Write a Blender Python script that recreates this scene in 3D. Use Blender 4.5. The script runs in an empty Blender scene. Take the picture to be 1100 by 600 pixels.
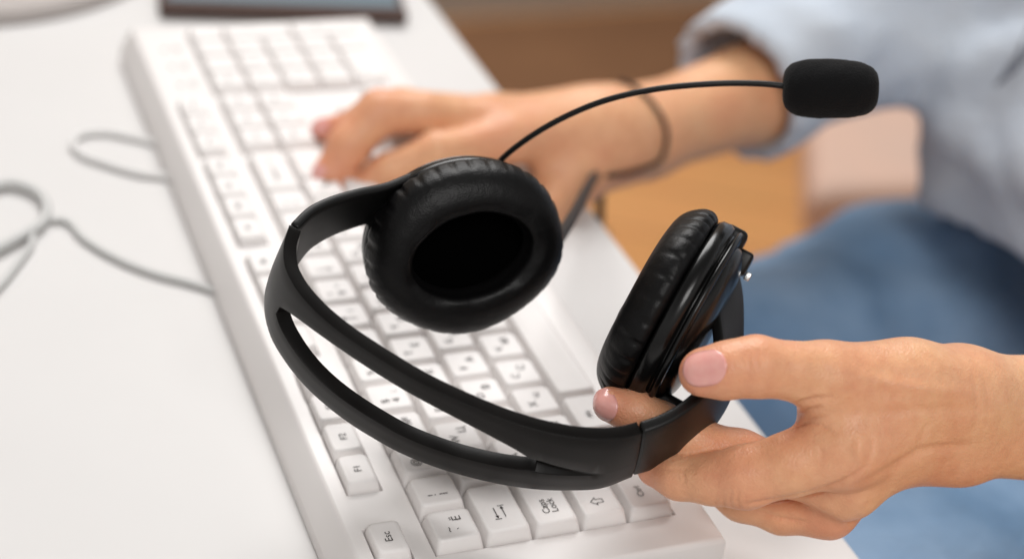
import bpy, bmesh, math, random
import numpy as np
from mathutils import Vector, Matrix
random.seed(5)
S = bpy.context.scene
C = S.collection
U = 0.01905                      # one key pitch
TABLE_Z = -0.02                  # desk top (z = 0 is the keyboard's deck)
# ------------------------------------------------------------------ camera
CAM = np.array([-0.17547469, -0.39215281, 0.39609499])
ROT = np.array([[0.92525821, 0.10208372, -0.36534389],
                [-0.3591987, 0.54541677, -0.75729574],
                [0.12195712, 0.83192515, 0.54131968]])
FPX = 1746.17                    # focal length in pixels of an 1100 px wide frame
cd = bpy.data.cameras.new('camera'); cam = bpy.data.objects.new('camera', cd); C.objects.link(cam)
cd.sensor_width = 36; cd.lens = FPX / 1100 * 36
M = Matrix([list(ROT[0]) + [CAM[0]], list(ROT[1]) + [CAM[1]], list(ROT[2]) + [CAM[2]], [0, 0, 0, 1]])
cam.matrix_world = M
cd.clip_start = 0.02; cd.clip_end = 60
cd.dof.use_dof = True; cd.dof.focus_distance = 0.575; cd.dof.aperture_fstop = 4.1
S.camera = cam
# ------------------------------------------------------------------ light
S.view_settings.view_transform = 'Standard'; S.view_settings.look = 'None'
S.view_settings.exposure = 0.30; S.view_settings.gamma = 1.0
w = bpy.data.worlds.new('World'); S.world = w; w.use_nodes = True
bg = w.node_tree.nodes['Background']
bg.inputs[1].default_value = 1.0
_n = w.node_tree.nodes; _l = w.node_tree.links
_tc = _n.new('ShaderNodeTexCoord'); _sx = _n.new('ShaderNodeSeparateXYZ'); _mr = _n.new('ShaderNodeMapRange'); _cr = _n.new('ShaderNodeValToRGB')
_l.new(_tc.outputs['Generated'], _sx.inputs[0]); _mr.inputs['From Min'].default_value = -1; _l.new(_sx.outputs['Z'], _mr.inputs['Value'])
_l.new(_mr.outputs[0], _cr.inputs[0]); _l.new(_cr.outputs[0], bg.inputs[0])       # a dim room: brighter at window height, darker ceiling
for i, (p_, c_) in enumerate(((0.0, (.10, .085, .075)), (.5, (.32, .305, .295)), (.72, (.50, .49, .48)), (.88, (.20, .195, .19)), (1.0, (.12, .116, .112)))):
    e_ = _cr.color_ramp.elements[i] if i < 2 else _cr.color_ramp.elements.new(p_)
    e_.position = p_; e_.color = (*c_, 1)
def area(name, loc, target, sx, sy, power, col=(1, 1, 1)):
    l = bpy.data.lights.new(name, 'AREA'); l.shape = 'RECTANGLE'; l.size = sx; l.size_y = sy
    l.energy = power; l.color = col
    o = bpy.data.objects.new(name, l); C.objects.link(o); o.location = loc
    d = Vector(target) - Vector(loc); o.rotation_euler = d.to_track_quat('-Z', 'Y').to_euler()
    return o
area('window_light', (0.35, 1.6, 1.75), (0.05, 0.1, 0), 1.4, 1.2, 44, (1, 0.99, 0.98))
area('fill_light', (-0.15, -1.35, 1.70), (0.2, 0.05, 0), 0.9, 0.7, 17, (1, 0.98, 0.96))  # unseen fill lamp added behind the camera to lift the near faces

# ------------------------------------------------------------------ helpers
def ray(x, y): return ROT @ np.array([(x - 550) / FPX, -(y - 300) / FPX, -1.0])
def at(x, y, d): return CAM + ray(x, y) * d
def on(x, y, z=TABLE_Z):
    r = ray(x, y); return CAM + r * (z - CAM[2]) / r[2]
def cvec(x, y, z):
    v = ROT @ np.array([x, y, z], float); return v / np.linalg.norm(v)
def project(P):
    c = (P - CAM) @ ROT
    return 550 + FPX * c[:, 0] / -c[:, 2], 300 - FPX * c[:, 1] / -c[:, 2], -c[:, 2]
def spline(pts, n):
    P = np.array(pts, float); m = len(P)
    d = np.r_[0, np.cumsum(np.linalg.norm(np.diff(P[:, :3], axis=0), axis=1))]
    tt = np.linspace(0, d[-1], n); out = []
    T = np.gradient(P, d, axis=0) if m > 2 else np.tile((P[1] - P[0]) / d[-1], (2, 1))
    for t in tt:
        i = min(max(np.searchsorted(d, t) - 1, 0), m - 2); h = d[i + 1] - d[i]; s = (t - d[i]) / h
        out.append((2*s**3-3*s**2+1)*P[i] + (s**3-2*s**2+s)*h*T[i] + (-2*s**3+3*s**2)*P[i+1] + (s**3-s**2)*h*T[i+1])
    return np.array(out)

def mesh_obj(name, verts, faces, mats, parent=None, smooth=True, fmat=None):
    me = bpy.data.meshes.new(name); me.from_pydata([tuple(map(float, v)) for v in verts], [], [tuple(map(int, f)) for f in faces])
    for m in (mats if isinstance(mats, (list, tuple)) else [mats]): me.materials.append(m)
    if smooth: me.polygons.foreach_set('use_smooth', [True] * len(me.polygons))
    if fmat is not None: me.polygons.foreach_set('material_index', fmat)
    me.update()
    o = bpy.data.objects.new(name, me); C.objects.link(o)
    if parent: o.parent = parent
    return o
def bm_obj(name, bm, mat, parent=None, smooth=True):
    bmesh.ops.recalc_face_normals(bm, faces=bm.faces)
    me = bpy.data.meshes.new(name); bm.to_mesh(me); bm.free()
    for m in (mat if isinstance(mat, (list, tuple)) else [mat]): me.materials.append(m)
    if smooth: me.polygons.foreach_set('use_smooth', [True] * len(me.polygons))
    o = bpy.data.objects.new(name, me); C.objects.link(o)
    if parent: o.parent = parent
    return o
def bevel(o, wdt, seg=3, ang=30):
    m = o.modifiers.new('bevel', 'BEVEL'); m.width = wdt; m.segments = seg; m.limit_method = 'ANGLE'; m.angle_limit = math.radians(ang)
    m.harden_normals = False
    return o
def tag(o, label=None, cat=None, group=None, kind=None):
    if label: o['label'] = label
    if cat: o['category'] = cat
    if group: o['group'] = group
    if kind: o['kind'] = kind
    return o
def empty(name, loc=(0, 0, 0)):
    o = bpy.data.objects.new(name, None); C.objects.link(o); o.location = loc; o.empty_display_size = .02
    return o
def box_bm(x0, x1, y0, y1, z0, z1, bm=None):
    bm = bm or bmesh.new()
    v = [bm.verts.new(p) for p in ((x0,y0,z0),(x1,y0,z0),(x1,y1,z0),(x0,y1,z0),(x0,y0,z1),(x1,y0,z1),(x1,y1,z1),(x0,y1,z1))]
    for f in ((3,2,1,0),(4,5,6,7),(0,1,5,4),(1,2,6,5),(2,3,7,6),(3,0,4,7)): bm.faces.new([v[i] for i in f])
    return bm
def tube(name, pts, r, mat, parent=None, n=60, seg=12):
    """closed-end tube along a spline; r may be a function of 0..1"""
    P = spline(pts, n); V = []; F = []
    T = np.gradient(P, axis=0); T /= np.linalg.norm(T, axis=1)[:, None]
    up = np.array([0.13, 0.21, 0.97]); a = np.cross(T[0], up); a /= np.linalg.norm(a)
    for i in range(n):
        a = a - T[i] * a.dot(T[i]); a /= np.linalg.norm(a); b = np.cross(T[i], a)
        rr = r(i / (n - 1)) if callable(r) else r
        for k in range(seg):
            t = 2 * math.pi * k / seg; V.append(P[i] + rr * (math.cos(t) * a + math.sin(t) * b))
    for i in range(n - 1):
        for k in range(seg):
            F.append((i*seg+k, i*seg+(k+1)%seg, (i+1)*seg+(k+1)%seg, (i+1)*seg+k))
    F.append(tuple(reversed(range(seg)))); F.append(tuple((n-1)*seg+k for k in range(seg)))
    return mesh_obj(name, V, F, mat, parent)

# ------------------------------------------------------------------ materials
def mat(name, col, rough=.5, spec=.5, sss=0, bump=None, var=None, coat=0, metal=0, sheen=0, sss_r=(1, .35, .18), sss_s=.006, mottle=None):
    m = bpy.data.materials.new(name); m.use_nodes = True; nt = m.node_tree; N = nt.nodes; L = nt.links
    b = N['Principled BSDF']
    b.inputs['Base Color'].default_value = (*col, 1); b.inputs['Roughness'].default_value = rough
    b.inputs['Specular IOR Level'].default_value = spec; b.inputs['Metallic'].default_value = metal
    b.inputs['Coat Weight'].default_value = coat; b.inputs['Sheen Weight'].default_value = sheen
    if sss:
        b.inputs['Subsurface Weight'].default_value = sss; b.inputs['Subsurface Radius'].default_value = sss_r
        b.inputs['Subsurface Scale'].default_value = sss_s
    tc = N.new('ShaderNodeTexCoord')
    if var:                                         # (scale, second colour, amount)
        n = N.new('ShaderNodeTexNoise'); n.inputs['Scale'].default_value = var[0]; n.inputs['Detail'].default_value = 6
        L.new(tc.outputs['Object'], n.inputs['Vector'])
        r = N.new('ShaderNodeValToRGB'); r.color_ramp.elements[0].position = .35; r.color_ramp.elements[1].position = .68
        r.color_ramp.elements[0].color = (*col, 1)
        r.color_ramp.elements[1].color = (*[c + (d - c) * var[2] for c, d in zip(col, var[1])], 1)
        L.new(n.outputs['Fac'], r.inputs['Fac']); L.new(r.outputs['Color'], b.inputs['Base Color'])
        rr = N.new('ShaderNodeMapRange'); rr.inputs['To Min'].default_value = rough * .88; rr.inputs['To Max'].default_value = min(1, rough * 1.14)
        L.new(n.outputs['Fac'], rr.inputs['Value']); L.new(rr.outputs['Result'], b.inputs['Roughness'])
    if bump:                                        # list of (kind, scale, strength, distance)
        prev = None
        for kind, sc, st, dist in bump:
            t = N.new('ShaderNodeTexVoronoi' if kind == 'v' else 'ShaderNodeTexNoise'); t.inputs['Scale'].default_value = sc
            if kind == 'n': t.inputs['Detail'].default_value = 4
            L.new(tc.outputs['Object'], t.inputs['Vector'])
            bp = N.new('ShaderNodeBump'); bp.inputs['Strength'].default_value = st; bp.inputs['Distance'].default_value = dist
            L.new(t.outputs['Distance' if kind == 'v' else 'Fac'], bp.inputs['Height'])
            if prev: L.new(prev.outputs['Normal'], bp.inputs['Normal'])
            prev = bp
        L.new(prev.outputs['Normal'], b.inputs['Normal'])
    return m
MT = {}
MT['desk'] = mat('white_laminate', (.66, .645, .635), .50, .3, bump=[('n', 900, .05, .0002)], var=(6, (.63, .615, .605), .7))
MT['case'] = mat('keyboard_case_plastic', (.78, .75, .735), .42, .45, bump=[('n', 1400, .10, .0002)], var=(14, (.75, .72, .705), .6))
MT['key'] = mat('key_plastic', (.82, .79, .775), .45, .4, bump=[('n', 1800, .10, .0002)], var=(40, (.79, .755, .74), .6))
MT['ink'] = mat('legend_ink', (.035, .03, .03), .6, .3)
MT['black'] = mat('black_satin_plastic', (.0038, .0032, .0029), .33, .15, bump=[('n', 2600, .10, .0001)], var=(45, (.008, .007, .0065), .8))
MT['black_matte'] = mat('black_matte_plastic', (.004, .004, .004), .40, .26, bump=[('n', 2600, .12, .0001)])
MT['black_gloss'] = mat('black_shell_plastic', (.004, .004, .004), .24, .34, bump=[('n', 60, .04, .001)])
MT['leather'] = mat('black_leatherette', (.003, .0028, .003), .42, .20, bump=[('v', 1500, .25, .0002), ('n', 160, .35, .0012)])
MT['cloth'] = mat('black_mesh_cloth', (.001, .001, .001), 1.0, .0)
MT['foam'] = mat('black_foam', (.006, .006, .0065), .95, .12, bump=[('n', 1900, .7, .0004), ('v', 1500, .4, .0004)], sheen=.05)
MT['metal'] = mat('silver_metal', (.75, .74, .73), .25, .5, metal=1)
MT['skin'] = mat('skin', (.83, .48, .265), .40, .42, sss=.15, bump=[('v', 1250, .50, .0003), ('n', 420, .5, .0006), ('n', 110, .25, .001)], var=(38, (.79, .39, .215), .85))
def skin_pigment(m):
    nt = m.node_tree; N = nt.nodes; L = nt.links; b = N['Principled BSDF']; src = b.inputs['Base Color'].links[0].from_socket
    at_ = N.new('ShaderNodeAttribute'); at_.attribute_name = 'redness'
    tc = N.new('ShaderNodeTexCoord'); n2 = N.new('ShaderNodeTexNoise'); n2.inputs['Scale'].default_value = 210; n2.inputs['Detail'].default_value = 5; L.new(tc.outputs['Object'], n2.inputs['Vector'])
    r2 = N.new('ShaderNodeValToRGB'); r2.color_ramp.elements[0].position = .30; r2.color_ramp.elements[1].position = .72
    r2.color_ramp.elements[0].color = (.86, .76, .74, 1); r2.color_ramp.elements[1].color = (1.0, 1.0, 1.0, 1); L.new(n2.outputs['Fac'], r2.inputs['Fac'])
    m1 = N.new('ShaderNodeMix'); m1.data_type = 'RGBA'; m1.blend_type = 'MULTIPLY'; m1.inputs['Factor'].default_value = .75
    L.new(src, m1.inputs[6]); L.new(r2.outputs['Color'], m1.inputs[7])
    m2 = N.new('ShaderNodeMix'); m2.data_type = 'RGBA'; L.new(at_.outputs['Fac'], m2.inputs['Factor']); L.new(m1.outputs[2], m2.inputs[6]); m2.inputs[7].default_value = (.70, .245, .15, 1)
    L.new(m2.outputs[2], b.inputs['Base Color'])
skin_pigment(MT['skin'])
MT['nail'] = mat('pink_nail_polish', (.82, .36, .32), .22, .45, sss=.12, coat=.3, var=(300, (.86, .44, .38), .6))
MT['nail_tip'] = mat('nail_edge', (.84, .50, .44), .25, .6, sss=.2)
MT['shirt'] = mat('light_blue_chambray', (.55, .61, .69), .9, .15, bump=[('n', 900, .5, .0006), ('n', 22, .5, .012)], var=(22, (.60, .64, .69), .7))
MT['jeans'] = mat('blue_denim', (.17, .28, .43), .92, .12, bump=[('n', 1100, .5, .0006), ('n', 24, .5, .012)], var=(16, (.29, .41, .57), .9))
MT['seam'] = mat('shirt_seam_thread', (.22, .24, .28), .9, .1)
MT['cord_grey'] = mat('grey_cable_rubber', (.56, .56, .55), .5, .4)
MT['cord_pale'] = mat('pale_cable_rubber', (.72, .71, .70), .5, .4)
MT['cord_dark'] = mat('dark_cable_rubber', (.012, .012, .013), .5, .4)
MT['bracelet'] = mat('dark_brown_cord', (.05, .03, .025), .8, .2)
MT['tablet'] = mat('tablet_bezel', (.06, .03, .022), .5, .25)
MT['stand'] = mat('grey_stand_plastic', (.44, .40, .38), .5, .4, var=(8, (.40, .36, .34), .5))
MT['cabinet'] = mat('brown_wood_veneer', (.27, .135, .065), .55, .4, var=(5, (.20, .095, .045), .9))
MT['wall'] = mat('beige_wall', (.42, .36, .30), .9, .2, var=(2, (.36, .31, .26), .5))
MT['chair'] = mat('pale_pink_upholstery', (.73, .51, .41), .9, .1, var=(14, (.66, .49, .41), .6), bump=[('n', 500, .4, .001)])
def wood_floor():
    m = bpy.data.materials.new('orange_wood_floor'); m.use_nodes = True; nt = m.node_tree; N = nt.nodes; L = nt.links
    b = N['Principled BSDF']; b.inputs['Roughness'].default_value = .42
    tc = N.new('ShaderNodeTexCoord'); mp = N.new('ShaderNodeMapping'); mp.inputs['Rotation'].default_value[2] = .5
    L.new(tc.outputs['Object'], mp.inputs['Vector'])
    br = N.new('ShaderNodeTexBrick'); br.inputs['Scale'].default_value = 1.0; br.inputs['Brick Width'].default_value = 1.2
    br.inputs['Row Height'].default_value = .14; br.inputs['Mortar Size'].default_value = .002
    br.inputs['Color1'].default_value = (.92, .47, .18, 1); br.inputs['Color2'].default_value = (.85, .41, .15, 1); br.inputs['Mortar'].default_value = (.2, .09, .04, 1)
    L.new(mp.outputs['Vector'], br.inputs['Vector'])
    mp2 = N.new('ShaderNodeMapping'); mp2.inputs['Scale'].default_value = (1.5, 22, 1); mp2.inputs['Rotation'].default_value[2] = .5
    L.new(tc.outputs['Object'], mp2.inputs['Vector'])
    n = N.new('ShaderNodeTexNoise'); n.inputs['Scale'].default_value = 3; n.inputs['Detail'].default_value = 6; L.new(mp2.outputs['Vector'], n.inputs['Vector'])
    mx = N.new('ShaderNodeMix'); mx.data_type = 'RGBA'; mx.blend_type = 'MULTIPLY'; mx.inputs['Factor'].default_value = .22
    L.new(br.outputs['Color'], mx.inputs[6]); L.new(n.outputs['Color'], mx.inputs[7]); L.new(mx.outputs[2], b.inputs['Base Color'])
    return m
MT['floor'] = wood_floor()
def screen_mat():
    m = bpy.data.materials.new('tablet_screen_glass'); m.use_nodes = True; b = m.node_tree.nodes['Principled BSDF']
    b.inputs['Base Color'].default_value = (.03, .05, .065, 1); b.inputs['Roughness'].default_value = .4
    b.inputs['Emission Color'].default_value = (.16, .26, .32, 1); b.inputs['Emission Strength'].default_value = .35
    return m
MT['screen'] = screen_mat()

# ------------------------------------------------------------------ the setting
fl = bm_obj('floor', box_bm(-6, 8, -5, 9, -.80, -.76), MT['floor'], smooth=False); tag(fl, kind='structure')
wa, wb = on(490, 22, -.76), on(740, 5, -.76); wd_ = (wb - wa) / np.linalg.norm(wb - wa); wn_ = np.array([-wd_[1], wd_[0], 0])
def prism(name, base, z0, z1, m, par=None):
    n = len(base); V = [(p[0], p[1], z) for z in (z0, z1) for p in base]
    F = [tuple(reversed(range(n))), tuple(range(n, 2 * n))] + [(i, (i + 1) % n, n + (i + 1) % n, n + i) for i in range(n)]
    return mesh_obj(name, V, F, m, par, False)
wl = prism('wall', [wa - wd_ * 4, wa + wd_ * 6, wa + wd_ * 6 + wn_ * .1, wa - wd_ * 4 + wn_ * .1], -.7595, 1.9, MT['wall']); tag(wl, kind='structure')
rg = prism('shaded_floor', [wa - wd_ * 1.2 - wn_ * .02, wa + wd_ * 1.5 - wn_ * .02, wa + wd_ * 1.3 - wn_ * .44, wa - wd_ * 1.4 - wn_ * .44], -.7596, -.752, MT['cabinet'])  # dark sheet: the shade on the far floor, put in as colour
bevel(rg, .003); tag(rg, 'brown sheet standing in for shaded wooden floor along the far wall', 'shaded_floor')

# chair
ch = empty('chair', (.8, .9, -.76)); tag(ch, 'pale pink padded seat standing behind the seated person', 'chair')

# desk
dk = empty('desk', (0, 0, TABLE_Z)); tag(dk, 'white laminate desk with a straight edge under the keyboard', 'desk')
EX = 8.93 * U
dt = bm_obj('tabletop', box_bm(-1.3, EX, -.9, 1.35, TABLE_Z - .022, TABLE_Z), MT['desk'], dk, smooth=False)
dt.matrix_parent_inverse = Matrix.Translation(-dk.location); bevel(dt, .0015)
for lx, ly in ((-1.2, -.8), (-1.2, 1.25), (.1, -.8), (.1, 1.25)):
    o = bm_obj('leg', box_bm(lx, lx + .04, ly, ly + .04, -.7595, TABLE_Z - .0225), MT['stand'], dk, smooth=False); o.matrix_parent_inverse = Matrix.Translation(-dk.location)

# ------------------------------------------------------------------ keyboard
kb = empty('keyboard', (2 * U, 11 * U, TABLE_Z)); tag(kb, 'white wired computer keyboard with Latin and Cyrillic legends lying across the desk', 'keyboard')
kinv = Matrix.Translation(-kb.location)
def K(o): o.matrix_parent_inverse = kinv; return o
V0, V1, U0, U1 = -1.42, 5.62, -0.80, 22.95
FV0, FV1 = -1.13, -0.42
wells = [(0, 5, 0, 15), (FV0, FV1, 0, 1), (FV0, FV1, 2, 6), (FV0, FV1, 6.5, 10.5), (FV0, FV1, 11, 15), (FV0, FV1, 15.25, 18.25),
         (0, 2, 15.25, 18.25), (4, 5, 15.25, 18.25), (3, 4, 16.25, 17.25), (0, 5, 18.5, 22.5)]
g = .010
W = [(a - g, b + g, c - g, d + g) for a, b, c, d in wells]
vs = sorted({V0, V1, *[a for q in W for a in q[:2]]}); us = sorted({U0, U1, *[a for q in W for a in q[2:]]})
def in_well(v, u): return any(a < v < b and c < u < d for a, b, c, d in W)
bm = bmesh.new(); vc = {}
def vt(v, u, z):
    k = (round(v, 4), round(u, 4), round(z, 5))
    if k not in vc: vc[k] = bm.verts.new((v * U, u * U, z))
    return vc[k]
lv = {}
for i in range(len(vs) - 1):
    for j in range(len(us) - 1):
        z = -.005 if in_well((vs[i] + vs[i+1]) / 2, (us[j] + us[j+1]) / 2) else 0.0
        lv[i, j] = z
        bm.faces.new([vt(vs[i], us[j], z), vt(vs[i+1], us[j], z), vt(vs[i+1], us[j+1], z), vt(vs[i], us[j+1], z)])
for (i, j), z in lv.items():
    for di, dj in ((1, 0), (0, 1)):
        z2 = lv.get((i + di, j + dj))
        if z2 is not None and z2 != z:
            if di: a = (vs[i+1], us[j]); b = (vs[i+1], us[j+1])
            else: a = (vs[i], us[j+1]); b = (vs[i+1], us[j+1])
            bm.faces.new([vt(*a, 0.0), vt(*b, 0.0), vt(*b, -.005), vt(*a, -.005)])
# skirt: outline rings going down (outset in v on the back side)
def rim(dv0, dv1, du, z):
    A = []
    for v in vs: A.append((v, 'a'))
    out = []
    for v in vs: out.append((v, U0))
    for u in us[1:]: out.append((V1, u))
    for v in reversed(vs[:-1]): out.append((v, U1))
    for u in reversed(us[1:-1]): out.append((V0, u))
    r = []
    for v, u in out:
        vv = v + (-dv0 if abs(v - V0) < 1e-6 else dv1 if abs(v - V1) < 1e-6 else 0)
        uu = u + (-du if abs(u - U0) < 1e-6 else du if abs(u - U1) < 1e-6 else 0)
        r.append((vv, uu, z, v, u))
    return r
rings = [rim(0, 0, 0, 0.0), rim(.05, .05, .05, -.0006), rim(.10, .085, .085, -.0022), rim(.26, .10, .10, -.0085), rim(.36, .10, .10, -.0135), rim(.36, .06, .06, -.0142), rim(.38, .06, .06, -.0192)]
prev = [vt(r[3], r[4], 0.0) for r in rings[0]]
for rg in rings[1:]:
    cur = [bm.verts.new((r[0] * U, r[1] * U, r[2])) for r in rg]
    n = len(cur)
    for k in range(n): bm.faces.new([prev[k], prev[(k+1) % n], cur[(k+1) % n], cur[k]])
    prev = cur
bm.faces.new(list(reversed(prev)))
case = K(bm_obj('case', bm, MT['case'], kb, smooth=False)); bevel(case, .0006, 2, 20)
case.data.polygons.foreach_set('use_smooth', [True] * len(case.data.polygons))

_txt = {}
def text_polys(s, size, bold=False):
    """glyph outlines as (verts, faces), centred, text reading along +x with up +y"""
    key = (s, size, bold)
    if key in _txt: return _txt[key]
    cu = bpy.data.curves.new('t', 'FONT'); cu.body = s; cu.size = size; cu.align_x = 'CENTER'; cu.align_y = 'CENTER'
    cu.resolution_u = 3; cu.space_line = .85
    cu.offset = size * (.02 if bold else 0)
    o = bpy.data.objects.new('t', cu); C.objects.link(o)
    me = bpy.data.meshes.new_from_object(o.evaluated_get(bpy.context.evaluated_depsgraph_get()))
    r = ([tuple(v.co) for v in me.vertices], [tuple(p.vertices) for p in me.polygons])
    bpy.data.objects.remove(o); bpy.data.curves.remove(cu); bpy.data.meshes.remove(me)
    _txt[key] = r; return r
def rrect(hx, hy, r, n=5):
    out = []
    for cx, cy, a0 in ((hx - r, hy - r, 0), (-hx + r, hy - r, 90), (-hx + r, -hy + r, 180), (hx - r, -hy + r, 270)):
        for k in range(n): a = math.radians(a0 + 90 * k / (n - 1)); out.append((cx + r * math.cos(a), cy + r * math.sin(a)))
    return out
KH = .0050
def arrow_polys(kind, s):
    V = []; F = []
    def quad(*p): i = len(V); V.extend([(x * s, y * s, 0) for x, y in p]); F.append(tuple(range(i, i + len(p))))
    if kind == 'tab':
        for sx, oy in ((-1, .45), (1, -.45)):
            quad((-.8, oy-.05), (.8, oy-.05), (.8, oy+.05), (-.8, oy+.05))
            quad((sx*.95, oy-.36), (sx*1.05, oy-.36), (sx*1.05, oy+.36), (sx*.95, oy+.36))
            quad((sx*.9, oy), (sx*.5, oy+.22), (sx*.5, oy-.22))
    if kind == 'shift':
        t = .11
        P = [(0, 1), (.75, .2), (.35, .2), (.35, -.8), (-.35, -.8), (-.35, .2), (-.75, .2)]
        for k in range(7):
            a = Vector(P[k]); b = Vector(P[(k+1) % 7]); d = (b - a).normalized(); nn = Vector((-d.y, d.x)) * t / 2; a = a - d * t / 2; b = b + d * t / 2
            quad(a + nn, a - nn, b - nn, b + nn)
    if kind in ('left', 'right', 'up', 'down', 'enter', 'back'):
        ang = {'left': 180, 'right': 0, 'up': 90, 'down': 270, 'enter': 180, 'back': 180}[kind]; c, sn = math.cos(math.radians(ang)), math.sin(math.radians(ang))
        R_ = lambda x, y: (x * c - y * sn, x * sn + y * c)
        quad(R_(-.9, -.06), R_(.5, -.06), R_(.5, .06), R_(-.9, .06)); quad(R_(.9, 0), R_(.35, .35), R_(.35, -.35))
        if kind == 'enter': quad((.84, 0), (.96, 0), (.96, .7), (.84, .7))
    return V, F
def make_key(v0, v1, u0, u1, legends, notch=None):
    """legends: list of (text or ('glyph', kind), x, y, size) in the key's own frame: +x = along the row, +y = up for the typist (mm)"""
    gap = .035
    hx = (u1 - u0) * U / 2 - gap * U / 2; hy = (v1 - v0) * U / 2 - gap * U / 2
    cx, cy = (u0 + u1) / 2 * U, (v0 + v1) / 2 * U
    fn = (v1 - v0) < .9
    ix = .0013 if fn else .0015; iy = .0009 if fn else .0014; h = KH * (.82 if fn else 1)
    h *= random.uniform(.985, 1.015)
    L = [(hx, hy, .0009, -.0046, 0), (hx - .0001, hy - .0001, .0012, -.001, 0), (hx - ix + .0003, hy - iy + .0003, .0019, h - .0009, .0003), (hx - ix - .0001, hy - iy - .0001, .0021, h - .00028, .0005),
         (hx - ix - .0006, hy - iy - .0006, .0020, h, .0005), (hx - ix - .0016, hy - iy - .0012, .0014, h - .00012, .0005), ((hx - ix) * .5, (hy - iy) * .5, .0010, h - .0003, .0005)]
    V = []; F = []
    n = 20
    for a, b, r, z, off in L:
        for x, y in rrect(a, b, min(r, a * .9, b * .9)): V.append((x, y + off, z))
    for k in range(len(L) - 1):
        for i in range(n): F.append((k*n+i, k*n+(i+1) % n, (k+1)*n+(i+1) % n, (k+1)*n+i))
    F.append(tuple((len(L)-1)*n+i for i in range(n)))
    fm = [0] * len(F)
    for t, lx, ly, sz in legends:
        tv, tf = arrow_polys(t[1], sz * .001) if isinstance(t, tuple) else text_polys(t, sz * .001)
        b = len(V)
        for x, y, z in tv: V.append((x + lx * .001, y + ly * .001 + .0005, h - .00006))
        for f in tf: F.append(tuple(b + i for i in f)); fm.append(1)
    # local x (row) -> world +y ; local y (up for typist) -> world -x
    W_ = [(cy - y, cx + x, z) for x, y, z in V]
    o = K(mesh_obj('key', W_, F, [MT['key'], MT['ink']], kb, True, fm))
    return o
def two(a, b=None, c=None, sz=4.9):
    r = [(a, -2.6, 1.9, sz)]
    if b: r.append((b, 2.6, -2.3, sz))
    if c: r.append((c, -2.6, -2.6, sz))
    return r
def word(t, sz=2.9, x=None, w=1): return [(t, -(w * U * 500 - 6.2) if x is None else x, 0.6, sz)]
rows = []
num = [('~', '`', 'Ё')] + [(a, b, c) for a, b, c in zip('!@#$%^&*()_+', '1234567890-=', ['', '"', '№', ';', '%', ':', '?', '*', '', '', '', ''])]
for i, (a, b, c) in enumerate(num):
    L_ = [(a, -2.7, 2.2, 4.6), (b, -2.7, -2.4, 4.8)]
    if c: L_.append((c, 2.7, -2.4, 4.6))
    rows.append((0, 1, i, i + 1, L_))
rows.append((0, 1, 13, 15, [('Backspace', -4, 0.8, 3.0), (('g', 'back'), 9, .5, 2.4)]))
rows.append((1, 2, 0, 1.5, [(('g', 'tab'), -2.8, 0.2, 3.4)]))
for i, (a, b) in enumerate(zip('QWERTYUIOP[]', 'ЙЦУКЕНГШЩЗХЪ')): rows.append((1, 2, 1.5 + i, 2.5 + i, two(a, b)))
rows.append((1, 2, 13.5, 15, [('\\', -5, 1.5, 4.2)]))
rows.append((2, 3, 0, 1.75, [('Caps\nLock', -6.0, 0.2, 3.9)]))
for i, (a, b) in enumerate(zip("ASDFGHJKL;'", 'ФЫВАПРОЛДЖЭ')): rows.append((2, 3, 1.75 + i, 2.75 + i, two(a, b)))
rows.append((2, 3, 12.75, 15, [('Enter', -4, .5, 3.3), (('g', 'enter'), 6, .5, 2.4)]))
rows.append((3, 4, 0, 2.25, [(('g', 'shift'), -12.6, 0.2, 2.7)]))
for i, (a, b) in enumerate(zip('ZXCVBNM,./', 'ЯЧСМИТЬБЮ.')): rows.append((3, 4, 2.25 + i, 3.25 + i, two(a, b)))
rows.append((3, 4, 12.25, 15, [(('g', 'shift'), -12, 0.2, 2.7)]))
u = 0
for wd, t in ((1.25, 'Ctrl'), (1.25, ''), (1.25, 'Alt'), (6.25, ''), (1.25, 'Alt'), (1.25, ''), (1.25, ''), (1.25, 'Ctrl')):
    rows.append((4, 5, u, u + wd, [(t, -1.6, 1.2, 3.6)] if t else [])); u += wd
rows.append((FV0, FV1, 0, 1, [('Esc', 0, 0, 4.0)]))
for i in range(12):
    u = (2, 6.5, 11)[i // 4] + i % 4; rows.append((FV0, FV1, u, u + 1, [('F%d' % (i + 1), 0, -.2, 4.0)]))
for i, t in enumerate(('Print', 'Scroll', 'Pause')): rows.append((FV0, FV1, 15.25 + i, 16.25 + i, [(t, 0, 0, 3.0)]))
for r_, ts in enumerate((('Insert', 'Home', 'PgUp'), ('Delete', 'End', 'PgDn'))):
    for i, t in enumerate(ts): rows.append((r_, r_ + 1, 15.25 + i, 16.25 + i, [(t, 0, 1, 2.9)]))
rows.append((3, 4, 16.25, 17.25, [(('g', 'up'), 0, 0, 2.6)]))
for i, t in enumerate(('left', 'down', 'right')): rows.append((4, 5, 15.25 + i, 16.25 + i, [(('g', t), 0, 0, 2.6)]))
for i, t in enumerate(('Num', '/', '*', '-')): rows.append((0, 1, 18.5 + i, 19.5 + i, [(t, 0, 1, 3.4)]))
for r_, ts in enumerate(('789', '456', '123')):
    for i, t in enumerate(ts): rows.append((1 + r_, 2 + r_, 18.5 + i, 19.5 + i, [(t, -2, 1.5, 4.2)]))
rows.append((1, 3, 21.5, 22.5, [('+', 0, 4, 4.4)])); rows.append((3, 5, 21.5, 22.5, [('Enter', 0, 4, 2.9)]))
rows.append((4, 5, 18.5, 20.5, [('0', -9, 1.5, 4.2)])); rows.append((4, 5, 20.5, 21.5, [('.', -2, 1.5, 4.2)]))
for r_ in rows: make_key(*r_)
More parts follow.
